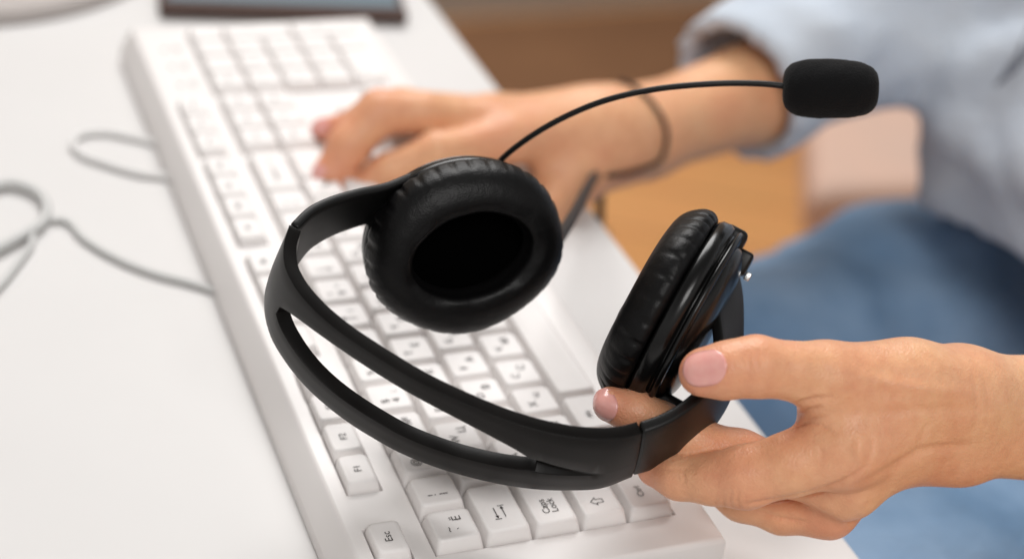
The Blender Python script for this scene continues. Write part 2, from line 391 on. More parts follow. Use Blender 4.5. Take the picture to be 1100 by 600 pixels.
for i in range(3):
    bm = bmesh.new(); bmesh.ops.create_cone(bm, cap_ends=True, segments=20, radius1=.0016, radius2=.0013, depth=.0012, matrix=Matrix.Translation((-.8 * U, (19.3 + i * 1.1) * U, .0005)))
    K(bm_obj('indicator_lamp', bm, MT['cord_pale'], kb))
    for j, ttt in enumerate((('Num\nLock', 'Caps\nLock', 'Scroll\nLock')[i],)):
        tv, tf = text_polys(ttt, .0026)
        K(mesh_obj('printed_word', [(-.45 * U - y, (19.3 + i * 1.1) * U + x, .0003) for x, y, z in tv], tf, MT['ink'], kb, False))

# ------------------------------------------------------------------ cables, tablet, stand on the desk
def desk_pts(px, z): return [on(x, y, z) for x, y in px]
c1 = tube('cable', desk_pts([(-70, 215), (-20, 204), (12, 197), (36, 204), (50, 222), (44, 240), (20, 255), (-20, 275), (-80, 300)], TABLE_Z + .0032), .0025, MT['cord_grey'], n=90)
tag(c1, 'dark grey cable looping at the left edge of the desk', 'cable')
c2 = tube('cable', desk_pts([(-60, 360), (-5, 312), (30, 268), (52, 236), (66, 236), (90, 256), (125, 277), (165, 293), (207, 304), (232, 312)], TABLE_Z + .0020), .0016, MT['cord_grey'], n=90)
tag(c2, 'thin grey cable running across the desk and under the keyboard edge', 'cable')
c3 = tube('cable', desk_pts([(205, 196), (180, 190), (150, 186), (115, 176), (88, 166), (78, 155), (84, 146), (110, 142), (140, 147), (162, 152), (175, 155)], TABLE_Z + .0020), .0018, MT['cord_pale'], n=90)
tag(c3, 'pale keyboard cable in a flat loop beside the keyboard', 'cable')

tb = empty('tablet', on(300, 8, TABLE_Z)); tag(tb, 'tablet with blue screen and brown bezel lying past the far end of the keyboard', 'tablet')
tinv = Matrix.Translation(-tb.location)
tA = on(171, 21, TABLE_Z); tB = on(438, 29, TABLE_Z); tx = (tB - tA) / np.linalg.norm(tB - tA); ty = np.array([-tx[1], tx[0], 0]); tw = np.linalg.norm(tB - tA)
def slab(name, x0, x1, y0, y1, z0, z1, m, bv):
    V = [tA + tx * x + ty * y + np.array([0, 0, z]) for z in (z0, z1) for y in (y0, y1) for x in (x0, x1)]
    o = mesh_obj(name, V, [(0, 2, 3, 1), (4, 5, 7, 6), (0, 1, 5, 4), (2, 6, 7, 3), (0, 4, 6, 2), (1, 3, 7, 5)], m, tb, False); o.matrix_parent_inverse = tinv; bevel(o, bv, 3); return o
slab('body', 0, tw, 0, .21, .0004, .0085, MT['tablet'], .003)
slab('screen', .005, tw - .005, .009, .20, .0083, .0090, MT['screen'], .0002)
bm = bmesh.new()
cc = on(-40, -62, TABLE_Z)
bmesh.ops.create_cone(bm, cap_ends=True, segments=96, radius1=.125, radius2=.122, depth=.008, matrix=Matrix.Translation((cc[0], cc[1], TABLE_Z + .0045)))
o = bm_obj('monitor_stand', bm, MT['stand'], smooth=False); bevel(o, .002, 3)
tag(o, 'pale grey round stand base at the far left corner of the desk', 'stand')

# ------------------------------------------------------------------ headset
hs = empty('headset', at(560, 400, .57)); tag(hs, 'black over-ear headset with boom microphone held above the keyboard', 'headset')
hinv = Matrix.Translation(-hs.location)
def H(o):
    if o.parent is hs: o.matrix_parent_inverse = hinv
    return o
NH = cvec(.18, .51, .84)                               # axis of the hoop
P0 = at(311, 241, .566)
def hoop(x, y):                                        # the hoop's near rim lies in one plane
    r = ray(x, y); return CAM + r * (np.dot(P0 - CAM, NH) / np.dot(r, NH))

def strap(name, Ao, Bo, T, mat_, slot=None, par=None, nv=14, recess=None, bev=.0010):
    """solid strap between the outer rims Ao and Bo (arrays n x 3), T (n) thick towards the inside.
       slot(i) -> (v0, v1) or None; recess(i, v) -> depth"""
    n = len(Ao)
    mid = (Ao + Bo) / 2; tg = np.gradient(mid, axis=0); tg /= np.linalg.norm(tg, axis=1)[:, None]
    wv = Bo - Ao; wd = wv / np.linalg.norm(wv, axis=1)[:, None]
    out = np.cross(tg, wd); out /= np.linalg.norm(out, axis=1)[:, None]
    if strap.flip: out = -out
    bm = bmesh.new(); G = {}
    vals = {}
    for i in range(n):
        s = slot(i) if slot else None
        a, b = s if s else (.4, .6)
        base = list(np.linspace(0, a, 4)) + list(np.linspace(a, b, 7))[1:] + list(np.linspace(b, 1, 4))[1:]
        vals[i] = base
    m = len(vals[0])
    for i in range(n):
        for j, v in enumerate(vals[i]):
            p = Ao[i] + wv[i] * v
            crown = .0009 * (1 - (2 * v - 1) ** 2)
            rc = recess(i, j, v) if recess else 0
            G[i, j, 0] = bm.verts.new(p + out[i] * (crown - rc))
            G[i, j, 1] = bm.verts.new(p - out[i] * T[i])
    hole = set()
    if slot:
        for i in range(n - 1):
            if slot.open(i):
                for j in range(3, 9): hole.add((i, j))
    solid = lambda i, j: 0 <= i < n - 1 and 0 <= j < m - 1 and (i, j) not in hole
    for i in range(n - 1):
        for j in range(m - 1):
            if (i, j) in hole: continue
            for s in (0, 1): bm.faces.new([G[i, j, s], G[i+1, j, s], G[i+1, j+1, s], G[i, j+1, s]])
            for (di, dj), (p, q) in {(0, -1): ((i, j), (i+1, j)), (0, 1): ((i, j+1), (i+1, j+1)), (-1, 0): ((i, j), (i, j+1)), (1, 0): ((i+1, j), (i+1, j+1))}.items():
                if not solid(i + di, j + dj):
                    bm.faces.new([G[(*p, 0)], G[(*q, 0)], G[(*q, 1)], G[(*p, 1)]])
    for v in [v for v in bm.verts if not v.link_faces]: bm.verts.remove(v)
    o = H(bm_obj(name, bm, mat_, par or hs)); bevel(o, bev, 3, 38)
    return o
strap.flip = False

Apx = [(311, 241), (305, 262), (306, 285), (317, 308), (337, 332), (365, 356), (402, 381), (452, 411), (500, 434), (548, 453), (600, 467), (645, 472), (675, 469), (690, 465)]
A = np.array([hoop(*p) for p in Apx])
n = 90; Aout = spline(A, n)
tt = np.linspace(0, 1, n)
wid = np.interp(tt, [0, .08, .17, .4, .6, .8, .92, 1], [.031, .039, .049, .0545, .0515, .044, .0395, .0345])
wid = np.convolve(np.pad(wid, 6, 'edge'), np.ones(13) / 13, 'valid')
Bpx = [(303, 287, .018), (289, 300, .024), (283.5, 326, .030), (290, 360, .034), (306, 388, .037), (327, 414, .039), (352, 437, .040), (376, 455, .040), (400, 470, .040), (425, 484, .040), (450, 495, .039), (475, 504, .038),
       (501, 511.5, .036), (528, 518, .034), (556, 523, .033), (585, 526, .032), (613, 526.5, .032), (645, 524.5, .031), (679, 512, .030)]
_ad = project(Aout)[2]; Bctl = np.array([at(x, y, np.interp(k / 18, np.linspace(0, 1, n), _ad) + dd) for k, (x, y, dd) in enumerate(Bpx)])
_bs = spline(np.c_[Bctl, np.linspace(0, 1, 19)], 400)
Bout = np.stack([np.interp(np.linspace(0, 1, n), _bs[:, 3], _bs[:, c]) for c in range(3)], 1)
S0, S1 = .15, .80
def slot(i):
    t = i / (n - 1); a, b = .175, .735
    if t <= S0: return (.52, .66)
    if t < S1:
        x = min((t - S0) / .20, 1); y = min((S1 - t) / .34, 1)
        fl_ = (1 - (1 - x) ** 2) ** .5 * max((1 - (1 - y) ** 2) ** .5, .36)
        m0 = .56 + (.47 - .56) * x if x < 1 else .47 + (.60 - .47) * (1 - y)
        return (m0 - fl_ * (m0 - a), m0 + fl_ * (b - m0))
    x = (t - S1) / (1 - S1); k = .36 * max(.12, 1 - 1.3 * x); m0 = .60 + .06 * x
    return (m0 - k * .435, m0 + k * .165)
def _open(i): return S0 <= i / (n - 1) and (i + 1) / (n - 1) <= S1
slot.open = _open
def recess(i, j, v):
    t = i / (n - 1)
    return .0034 * max(0, 1 - (t - S1) / (.93 - S1)) ** 1.3 if t > S1 - .012 and 4 <= j <= 8 else 0
strap.flip = True
strap('headband', Aout, Bout, np.full(n, .0047), MT['black'], slot, recess=recess)

# left slider arm: continues the near rim, sinks behind the left cup
La = np.array([hoop(312, 239.5), at(331, 221.5, .5725), at(352, 211, .578), at(380, 202.5, .585), at(414, 195, .594), at(442, 184, .604), at(470, 176, .613), at(505, 172, .622)])
Lw = np.array([.0305, .026, .0240, .0225, .021, .0175, .014, .012])
nl = 40; LA = spline(np.c_[La, Lw], nl); LW = LA[:, 3]; LA = LA[:, :3]
strap.flip = True
LA = LA[::-1]; LW = LW[::-1]
o = strap('slider_arm', LA, LA - NH * LW[:, None], np.full(nl, .0034), MT['black_matte'])
# right slider arm and yoke
RA = [(691.5, 464.5, .5475), (712, 457, .549), (735, 444, .552), (757, 425, .557), (774, 400, .563), (777, 370, .570), (773, 337, .577), (770, 302, .584), (768, 270, .591)]
RB = [(680, 511, .577), (706, 503, .578), (738, 486, .580), (766, 461, .583), (786, 428, .588), (797, 388, .592), (800, 347, .597), (798, 309, .602), (790, 278, .606)]
RA = spline([at(*p) for p in RA], 48); RB = spline([at(*p) for p in RB], 48)
strap('slider_arm', RA, RB, np.linspace(.0046, .0034, 48), MT['black_matte'])
# dark joint inserts between band and arms
def seam_piece(A_, w_, dirn):
    n_ = 4; P = np.array([A_ + dirn * k * .0007 for k in range(n_)])
    return strap('joint_insert', P, P - NH * w_, np.full(n_, .0040), MT['cloth'], bev=.0002)

# ear cups
def ear_cup(cx, n_, a_, R_, sb, hole, holeb, shell_depth, wr, front=.017):
    n_ = n_ / np.linalg.norm(n_); a_ = a_ - n_ * a_.dot(n_); a_ /= np.linalg.norm(a_); b_ = np.cross(n_, a_)
    f = R_ / .039
    def lathe(name, prof, m, par, ns=200, disp=None, cap=False):
        V = []; F = []; k = len(prof)
        for i in range(ns):
            th = 2 * math.pi * i / ns
            for j, (r, z) in enumerate(prof):
                e = max(0, min(1, (r - hole) / (R_ - hole))); sbv = holeb + (sb - holeb) * e
                dr, dz = disp(th, j, r, z) if disp else (0, 0)
                V.append(cx + a_ * (r + dr) * math.cos(th) + b_ * (r + dr) * math.sin(th) * sbv + n_ * (z + dz))
        for i in range(ns):
            for j in range(k - 1): F.append((i*k+j, ((i+1) % ns)*k+j, ((i+1) % ns)*k+j+1, i*k+j+1))
        if cap: F.append(tuple(i*k+k-1 for i in range(ns)))
        o = H(mesh_obj(name, V, F, m, par)); return o
    def sp(pr, q): return [tuple(p[:2]) for p in spline([(x, y, 0) for x, y in pr], q)]
    R1 = R_ - .0008; sd = shell_depth
    shell = lathe('ear_cup', [(.001, .0005), (R1 - .003, 0), (R1 - .0012, -.0003), (R1 - .0002, -.0015), (R1, -.0045), (R1 - .0008, -.0062), (R1 - .0020, -.0068), (R1 - .0030, -.0070), (R1 - .0030, -.0078), (R1 - .0016, -.0080),
                                 (R1 - .0008, -.0088), (R1 - .0012, -.0098), (R1 - .0040, -.0104), (R1 - .0060, -.0105)], MT['black_gloss'], hs)
    plate = lathe('back_plate', sp([(R1 - .0055, -.0085), (R1 - .0068, -.0085 - (sd - .0085) * .42), (R1 - .0125, -.0085 - (sd - .0085) * .78), (R1 * .42, -sd + .0004), (.0012, -sd)], 30), MT['black_gloss'], shell, cap=True)
    Z = front
    prof = sp([(R1 - .0042, .0003), (R1 - .0010, .0006), (R_ + .0001, .0030), (R_ - .0001, .0062), (R_ - .0020, Z - .0050), (R_ - .0058, Z - .0014), (R_ - .0105, Z), (R_ - .0145, Z - .0014), (hole + .0010, Z - .0055), (hole, Z - .0090), (hole + .0012, Z - .0125), (hole + .002, .002)], 44)
    rnd = random.Random(wr); ph = [rnd.uniform(0, 6.28) for _ in range(8)]
    def disp(th, j, r, z):
        if r > R_ - .012 and z > .0004:
            k = math.exp(-((z - .0045) / .0048) ** 2)
            wv = math.sin(th * 31 + 1.4 * math.sin(3 * th + ph[0]) + ph[1])
            am = .45 + .55 * max(0, math.sin(th * 2 + ph[2]) * .6 + math.sin(5 * th + ph[3]) * .4)
            d = -.0013 * am * (max(0, wv) ** 1.6) * k
            d += .0005 * math.sin(th * 5 + ph[4]) * math.exp(-((z - .010) / .006) ** 2)
            return d, d * .2
        return 0, .00045 * math.sin(3 * th + ph[5]) + .00025 * math.sin(9 * th + ph[6])
    cush = lathe('ear_cushion', prof, MT['leather'], shell, ns=360, disp=disp)
    lathe('speaker_cloth', sp([(hole + .004, .0035), (hole * .5, .0025), (.001, .002)], 8), MT['cloth'], shell, ns=80, cap=True)
    return shell, n_, a_, b_
NL = cvec(.30, -.33, .88)
cupL, nL_, aL_, bL_ = ear_cup(at(496, 261, .614), NL, cvec(1, .16, 0), .0383, .875, .0218, .67, .016, 3)
NR = cvec(-.86, .47, -.15)
cupR, nR_, aR_, bR_ = ear_cup(at(721, 334, .593), NR, cvec(.47, .88, 0), .0388, .93, .0215, .85, .0170, 8, front=.0145)
# pivot block at the top of the right yoke, with its silver screw
def block(name, c, ax, ay, az, sx, sy, sz, m, par):
    V = [c + ax * i * sx / 2 + ay * j * sy / 2 + az * k * sz / 2 for k in (-1, 1) for j in (-1, 1) for i in (-1, 1)]
    F = [(0, 2, 3, 1), (4, 5, 7, 6), (0, 1, 5, 4), (2, 6, 7, 3), (0, 4, 6, 2), (1, 3, 7, 5)]
    return H(bevel(mesh_obj(name, V, F, m, par, smooth=True), min(sx, sy, sz) * .22, 3))
block('pivot_block', at(786, 260, .598), aR_, nR_, bR_, .011, .009, .012, MT['black_matte'], hs)
block('pivot_block', at(797, 282, .602), aR_, nR_, bR_, .009, .006, .011, MT['black_matte'], hs)
block('screw', at(803, 297, .600), aR_, nR_, bR_, .0032, .0022, .0032, MT['metal'], hs)
block('pivot_block', at(716, 436, .586), aR_, nR_, bR_, .009, .012, .010, MT['black_matte'], hs)
# boom microphone
boom = H(tube('microphone_boom', [at(523, 190, .628), at(541, 169, .622), at(565, 150, .617), at(600, 129, .612), at(650, 108, .607), at(700, 96.5, .604), (at(750, 91, .602)), at(800, 89.5, .601), at(830, 91, .600), at(850, 94, .600)], lambda t: .00118 + .0004 * (t < .03), MT['black_matte'], hs, n=90))
mc = at(892, 95.5, .600); mx_ = cvec(1, -.035, .1); my_ = cvec(.03, 1, 0); mz_ = np.cross(mx_, my_)
V = []; F = []; nu, nw = 72, 48
for i in range(nu + 1):
    t = -math.pi / 2 + math.pi * i / nu
    ct = abs(math.cos(t)) ** .52; st = math.copysign(abs(math.sin(t)) ** .68, math.sin(t))
    for k in range(nw):
        a = 2 * math.pi * k / nw
        rr = 1 + .012 * math.sin(7 * a + 9 * t) * math.cos(5 * t) + random.uniform(-.006, .006)
        V.append(mc + mx_ * st * .0174 + (my_ * math.cos(a) + mz_ * math.sin(a)) * ct * .0109 * rr * (1 - .03 * st))
for i in range(nu):
    for k in range(nw): F.append((i*nw+k, i*nw+(k+1) % nw, (i+1)*nw+(k+1) % nw, (i+1)*nw+k))
H(mesh_obj('foam_windscreen', V, F, MT['foam'], boom))

# ------------------------------------------------------------------ implicit surfaces for skin and cloth
class Field:
    def __init__(s, lo, hi, h):
        s.lo = np.array(lo, float); s.h = h; s.n = np.ceil((np.array(hi) - s.lo) / h).astype(int) + 1
        s.D = np.full(s.n, .05, np.float32)
    def sub(s, pts, m):
        pts = np.array(pts); a = np.clip(np.floor((pts.min(0) - m - s.lo) / s.h).astype(int), 0, s.n); b = np.clip(np.ceil((pts.max(0) + m - s.lo) / s.h).astype(int) + 1, 0, s.n)
        if np.any(b <= a): return None
        ax = [(s.lo[i] + np.arange(a[i], b[i]) * s.h).astype(np.float32) for i in range(3)]
        return tuple(slice(a[i], b[i]) for i in range(3)), (ax[0][:, None, None], ax[1][None, :, None], ax[2][None, None, :])
    def new(s): f = Field.__new__(Field); f.lo, f.h, f.n = s.lo, s.h, s.n; f.D = np.full(s.n, .05, np.float32); return f
    def cone(s, a, b, ra, rb, k=.004, cut=False, flat=None):
        r = max(ra, rb); q = s.sub([a, b], r + k + .012)
        if q is None: return s
        sl, (X, Y, Z) = q; d = np.array(b) - a; L2 = d.dot(d) + 1e-12
        t = np.clip(((X - a[0]) * d[0] + (Y - a[1]) * d[1] + (Z - a[2]) * d[2]) / L2, 0, 1)
        px, py, pz = X - a[0] - t * d[0], Y - a[1] - t * d[1], Z - a[2] - t * d[2]
        if flat is not None:                      # squash: distances along this direction count more
            fd, fk = flat; c = px * fd[0] + py * fd[1] + pz * fd[2]; px = px + c * fd[0] * (fk - 1); py = py + c * fd[1] * (fk - 1); pz = pz + c * fd[2] * (fk - 1)
        dist = np.sqrt(px*px + py*py + pz*pz) - (ra + t * (rb - ra))
        o = s.D[sl]
        if cut: s.D[sl] = np.maximum(o, -dist)
        else: s.D[sl] = smin(o, dist, k)
        return s
    def chain(s, P, R_, k=.004, kk=None, **kw):
        for i in range(len(P) - 1): s.cone(P[i], P[i+1], R_[i], R_[i+1], k, **kw)
        return s
    def merge(s, o, k): s.D = smin(s.D, o.D, k); return s
    def noise(s, amp, f, seed=0):
        ax = [(s.lo[i] + np.arange(s.n[i]) * s.h).astype(np.float32) for i in range(3)]
        X, Y, Z = ax[0][:, None, None], ax[1][None, :, None], ax[2][None, None, :]
        s.D = s.D + (amp * (np.sin(f * (X + .6 * Y) + 2.1 * np.sin(f * .6 * Z + seed)) * np.sin(f * (.8 * Z - .5 * X) + seed + 1.7 * np.sin(f * .5 * Y)))).astype(np.float32)
        return s
    def mesh(s):
        D = s.D; sg = D < 0; n0, n1, n2 = D.shape
        c = np.zeros((n0-1, n1-1, n2-1), np.int8)
        for i in (0, 1):
            for j in (0, 1):
                for k in (0, 1): c += sg[i:n0-1+i, j:n1-1+j, k:n2-1+k]
        act = (c > 0) & (c < 8); idx = np.argwhere(act); ids = -np.ones(act.shape, np.int64); ids[act] = np.arange(len(idx))
        acc = np.zeros((len(idx), 3)); cnt = np.zeros(len(idx))
        cor = [(i, j, k) for i in (0, 1) for j in (0, 1) for k in (0, 1)]
        val = {q: D[idx[:, 0]+q[0], idx[:, 1]+q[1], idx[:, 2]+q[2]].astype(float) for q in cor}
        for p in cor:
            for ax in range(3):
                if p[ax]: continue
                q = tuple(1 if i == ax else p[i] for i in range(3)); a, b = val[p], val[q]; m = (a < 0) != (b < 0)
                t = np.where(m, a / np.where(a - b == 0, 1, a - b), 0); pos = np.tile(np.array(p, float), (len(idx), 1)); pos[:, ax] += t
                acc[m] += pos[m]; cnt[m] += 1
        V = s.lo + (idx + acc / cnt[:, None]) * s.h
        F = []
        for ax in range(3):
            sl0 = [slice(None)] * 3; sl1 = [slice(None)] * 3; sl0[ax] = slice(0, -1); sl1[ax] = slice(1, None)
            a, b = sg[tuple(sl0)], sg[tuple(sl1)]; e = np.argwhere(a != b); u_, v_ = [(1, 2), (2, 0), (0, 1)][ax]
            ok = (e[:, u_] > 0) & (e[:, v_] > 0) & (e[:, u_] < act.shape[u_]) & (e[:, v_] < act.shape[v_]); e = e[ok]
            def g_(du, dv):
                z = e.copy(); z[:, u_] -= du; z[:, v_] -= dv; return ids[z[:, 0], z[:, 1], z[:, 2]]
            q = np.stack([g_(1, 1), g_(0, 1), g_(0, 0), g_(1, 0)], 1)
            fl_ = ~a[e[:, 0], e[:, 1], e[:, 2]]; q[fl_] = q[fl_][:, ::-1]; q = q[(q >= 0).all(1)]; F.append(q)
        return V, np.concatenate(F)
def smin(a, b, k):
    if k <= 0: return np.minimum(a, b)
    h = np.maximum(k - np.abs(a - b), 0) / k
    return np.minimum(a, b) - h * h * h * k / 6
def vnormals(V, F):
    N_ = np.zeros_like(V); fn = np.cross(V[F[:, 2]] - V[F[:, 0]], V[F[:, 3]] - V[F[:, 1]])
    for i in range(4): np.add.at(N_, F[:, i], fn)
    return N_ / (np.linalg.norm(N_, axis=1)[:, None] + 1e-12)
def carve(V, F, lines):
    """press creases (or raise ridges) into the skin facing the camera, along polylines traced on it: (pixels, width px, depth m)"""
    N_ = vnormals(V, F); x, y, d = project(V); view = (CAM - V); view /= np.linalg.norm(view, axis=1)[:, None]
    face = np.clip((N_ * view).sum(1) * 3, 0, 1); P = np.stack([x, y], 1); off = np.zeros(len(V))
    for pts, wpx, dep in lines:
        pts = spline([(a, b, 0) for a, b in pts], 24)[:, :2]; best = np.full(len(V), 1e9); tb_ = np.zeros(len(V))
        for i in range(len(pts) - 1):
            a, b = pts[i], pts[i+1]; ab = b - a; t = np.clip(((P - a) @ ab) / (ab @ ab), 0, 1); dd = np.linalg.norm(P - a - t[:, None] * ab, axis=1)
            m = dd < best; best[m] = dd[m]; tb_[m] = (i + t[m]) / (len(pts) - 1)
        off += -1.15 * dep * np.exp(-(best / wpx) ** 2) * np.sin(np.pi * np.clip(tb_ * .9 + .05, 0, 1)) ** .6
    return V + N_ * (off * face)[:, None]

mm = .001
def px_r(px, d): return px * d / FPX
# --- the hand holding the headset
Pt = lambda *q: at(*q)
pts_box = [at(640, 400, .60), at(1180, 380, .60), at(640, 600, .60), at(1180, 600, .60), at(700, 400, .53), at(1180, 520, .66), at(1180, 380, .66)]
lo = np.min(pts_box, 0) - .012; hi = np.max(pts_box, 0) + .012
palm = Field(lo, hi, .0009)
wr_a, wr_b = Pt(1030, 425, .585), Pt(1030, 470, .590)
fa_a, fa_b = Pt(1200, 428, .612), Pt(1200, 478, .617)
palm.cone(wr_a, fa_a, 14.5*mm, 17*mm, .004); palm.cone(wr_b, fa_b, 13.2*mm, 16*mm, .020)
palm.cone(Pt(1032, 490, .588), Pt(1012, 487, .588), 8*mm, 7.5*mm, .014)
iM, mM, rM, lM = Pt(912, 480, .560), Pt(912, 522, .5755), Pt(890, 548, .588), Pt(878, 540, .604)
palm.cone(wr_a, iM, 14.5*mm, 12.5*mm, .018)
palm.chain([wr_b, Pt(960, 478, .578), mM], [12.5*mm, 12*mm, 10*mm], .016)
palm.chain([wr_b, Pt(960, 484, .590), rM], [11.5*mm, 9.6*mm, 8.6*mm], .012)
palm.chain([Pt(1010, 462, .60), Pt(950, 492, .604), lM], [11*mm, 9*mm, 7.5*mm], .012)
tC, tM = Pt(975, 412, .568), Pt(885, 404, .556)
palm.cone(Pt(1030, 425, .578), tC, 14*mm, 13*mm, .02); palm.cone(tC, tM, 13*mm, 11.2*mm, .02)
palm.cone(Pt(905, 425, .566), Pt(905, 470, .568), 12*mm, 12*mm, .018)
palm.cone(Pt(879, 432, .569), Pt(884, 456, .569), 5*mm, 6*mm, .012)
palm.cone(Pt(940, 450, .590), Pt(990, 455, .594), 15*mm, 14*mm, .018)
thumb = palm.new().chain([tM, Pt(850, 398, .551), Pt(812, 393.5, .548), Pt(782, 396, .5475), Pt(758, 398, .549)], [11*mm, 9.2*mm, 10.0*mm, 8.7*mm, 7.7*mm], .006)
thumb.cone(Pt(752, 402, .550), Pt(775, 402, .550), 6.6*mm, 8*mm, .006)
index = palm.new().chain([iM, Pt(850, 498, .562), Pt(800, 512, .566), Pt(765, 514, .571), Pt(730, 511, .577), Pt(704, 503, .584)], [12.6*mm, 10.6*mm, 10.6*mm, 8.6*mm, 7.9*mm, 6.6*mm], .006)
middle = palm.new().chain([mM, Pt(845, 506, .580), Pt(795, 489, .582), Pt(750, 474, .580), Pt(710, 456, .578), Pt(683, 443, .576), Pt(656, 434, .576)], [10.5*mm, 8.7*mm, 9*mm, 7.8*mm, 7.8*mm, 7.4*mm, 6.4*mm], .005)
ring = palm.new().chain([rM, Pt(840, 549, .594), Pt(797, 534, .597), Pt(760, 512, .600), Pt(735, 488, .604), Pt(722, 470, .608)], [9.6*mm, 8.0*mm, 8.4*mm, 7.2*mm, 6.8*mm, 6*mm], .005)
little = palm.new().chain([lM, Pt(838, 538, .612), Pt(808, 520, .618), Pt(786, 500, .622), Pt(770, 485, .624)], [8.0*mm, 6.8*mm, 6.9*mm, 6.2*mm, 5.5*mm], .005)
f_ = index.merge(middle, .0006).merge(ring, .0006).merge(little, .0006)
palm.merge(f_, .009).merge(thumb, .009)
HV, HF = palm.mesh()
HV = carve(HV, HF, [
    ([(786, 527), (784, 537), (788, 547)], 1.3, .00045), ([(793, 524), (792, 536), (796, 547)], 1.2, .0005), ([(778, 530), (777, 539), (780, 546)], 1.2, .0004), ([(801, 527), (801, 537), (804, 546)], 1.2, .0004), ([(770, 531), (769, 538), (771, 544)], 1.1, .0003),
    ([(848, 436), (862, 432), (880, 428), (896, 427)], 2.2, .0013), ([(852, 446), (866, 441), (884, 437)], 1.8, .0009), ([(856, 456), (872, 450), (886, 449)], 1.6, .0008),
    ([(845, 460), (862, 455), (880, 456), (897, 466)], 1.6, .0007),
    ([(806, 541), (840, 536), (880, 527), (915, 512), (932, 500)], 2.2, .0014),
    ([(812, 548), (840, 556), (868, 561)], 2.2, .0009), ([(930, 498), (938, 478), (934, 468)], 3, .0006),
    ([(1004, 445), (990, 470), (985, 492)], 3.5, .0006), ([(925, 520), (960, 502), (990, 485), (1040, 478)], 5, .0012),
    ([(808, 374), (804, 384), (806, 396)], 1.3, .0004), ([(816, 372), (813, 384), (815, 397)], 1.3, .00045), ([(824, 372), (822, 384), (823, 394)], 1.2, .0003), ([(800, 378), (797, 386), (799, 393)], 1.1, .0003),
    ([(925, 470), (922, 484), (928, 496)], 6, -.0012), ([(870, 540), (900, 552), (915, 566)], 5, -.0008),
    ([(945, 395), (950, 420), (946, 440)], 2.5, .0004), ([(1045, 400), (1050, 440), (1044, 480)], 2.2, .00045), ([(1056, 402), (1062, 440), (1056, 478)], 2.0, .0003), ([(880, 385), (890, 398), (902, 404)], 1.5, .0003), ([(868, 470), (880, 480), (885, 495)], 1.8, .0003), ([(730, 500), (727, 508), (730, 518)], 1.2, .00035), ([(736, 500), (734, 508), (736, 519)], 1.1, .0003), ([(700, 500), (720, 504), (745, 503)], 1.4, .0003), ([(925, 405), (975, 415), (1040, 422)], 7, -.0010), ([(935, 445), (985, 440), (1050, 440)], 6, .0007)])
# --- the hand typing on the far keys
lo2 = np.min([at(320, 90, .74), at(320, 250, .74), at(640, 330, .74), at(1000, 0, 1.02), at(850, 180, .8), at(820, 30, 1.0), at(330, 90, .9)], 0) - .01
hi2 = np.max([at(320, 90, .74), at(640, 330, .74), at(1000, 0, 1.02), at(850, 200, .8), at(820, 0, 1.05), at(330, 90, .86)], 0) + .01
h2 = Field(lo2, hi2, .0022)
w2 = Pt(690, 142, .872); kI, kM, kR, kL = Pt(545, 150, .805), Pt(522, 131, .812), Pt(530, 124, .835), Pt(545, 122, .855)
h2.cone(w2, Pt(800, 104, .925), 23*mm, 28*mm, .01); h2.cone(Pt(800, 104, .925), Pt(960, 30, .99), 28*mm, 36*mm, .01)
h2.cone(Pt(640, 140, .85), w2, 21*mm, 23*mm, .02)
for kk_, r_ in ((kI, 11.5), (kM, 11), (kR, 10.5), (kL, 9.5)): h2.cone(Pt(650, 142, .852), kk_, 18*mm, r_*mm, .018)
h2.chain([Pt(665, 160, .855), Pt(612, 190, .832), Pt(578, 235, .812)], [17*mm, 14*mm, 10.5*mm], .02)
fi = h2.new().chain([kI, Pt(470, 163, .785), Pt(418, 183, .785), Pt(385, 207, .786), Pt(358, 228, .785)], [11*mm, 9.6*mm, 8.4*mm, 7.6*mm, 6.6*mm], .006)
fm_ = h2.new().chain([kM, Pt(455, 122, .795), Pt(408, 121, .788), Pt(374, 157, .784), Pt(356, 188, .784), Pt(350, 204, .786)], [11*mm, 10.5*mm, 11*mm, 9.6*mm, 8.6*mm, 7.2*mm], .006)
fr = h2.new().chain([kR, Pt(430, 113, .82), Pt(395, 124, .815), Pt(365, 140, .815), Pt(346, 139, .817)], [9.5*mm, 8.5*mm, 8*mm, 7*mm, 6*mm], .006)
fl2 = h2.new().chain([kL, Pt(460, 118, .85), Pt(430, 130, .845), Pt(400, 145, .85)], [8.5*mm, 7*mm, 6.6*mm, 5.6*mm], .006)
th = h2.new().chain([Pt(578, 235, .812), Pt(552, 268, .80), Pt(530, 288, .79)], [10.5*mm, 9.5*mm, 8*mm], .006)
fi.merge(fm_, .001).merge(fr, .001).merge(fl2, .001).merge(th, .001); h2.merge(fi, .01)
LV, LF = h2.mesh()
# --- arms and trunk under the clothes
hip = np.array([.62, .22, -.20]); chest = np.array([.66, .24, .22])
bd = Field([.15, -.25, -.35], [.95, .75, .50], .008)
shR, shL = np.array([.62, .47, .28]), np.array([.64, .02, .28])
elR, elL = at(925, 45, .985), np.array([.43, -.13, .02])
bd.cone(hip, chest, .11, .12, .05); bd.cone(chest, shR, .09, .05, .05); bd.cone(chest, shL, .09, .05, .05)
bd.cone(at(800, 104, .925), elR, .026, .036, .02); bd.cone(elR, shR, .036, .045, .02)
bd.cone(at(1150, 452, .604), elL, .018, .036, .02); bd.cone(elL, shL, .036, .045, .02)
BV, BF = bd.mesh()
V = np.concatenate([HV, LV, BV]); F = np.concatenate([HF, LF + len(HV), BF + len(HV) + len(LV)])
me = bpy.data.meshes.new('person'); me.vertices.add(len(V)); me.vertices.foreach_set('co', V.ravel())
me.loops.add(F.size); me.loops.foreach_set('vertex_index', F.ravel().astype(np.int32))
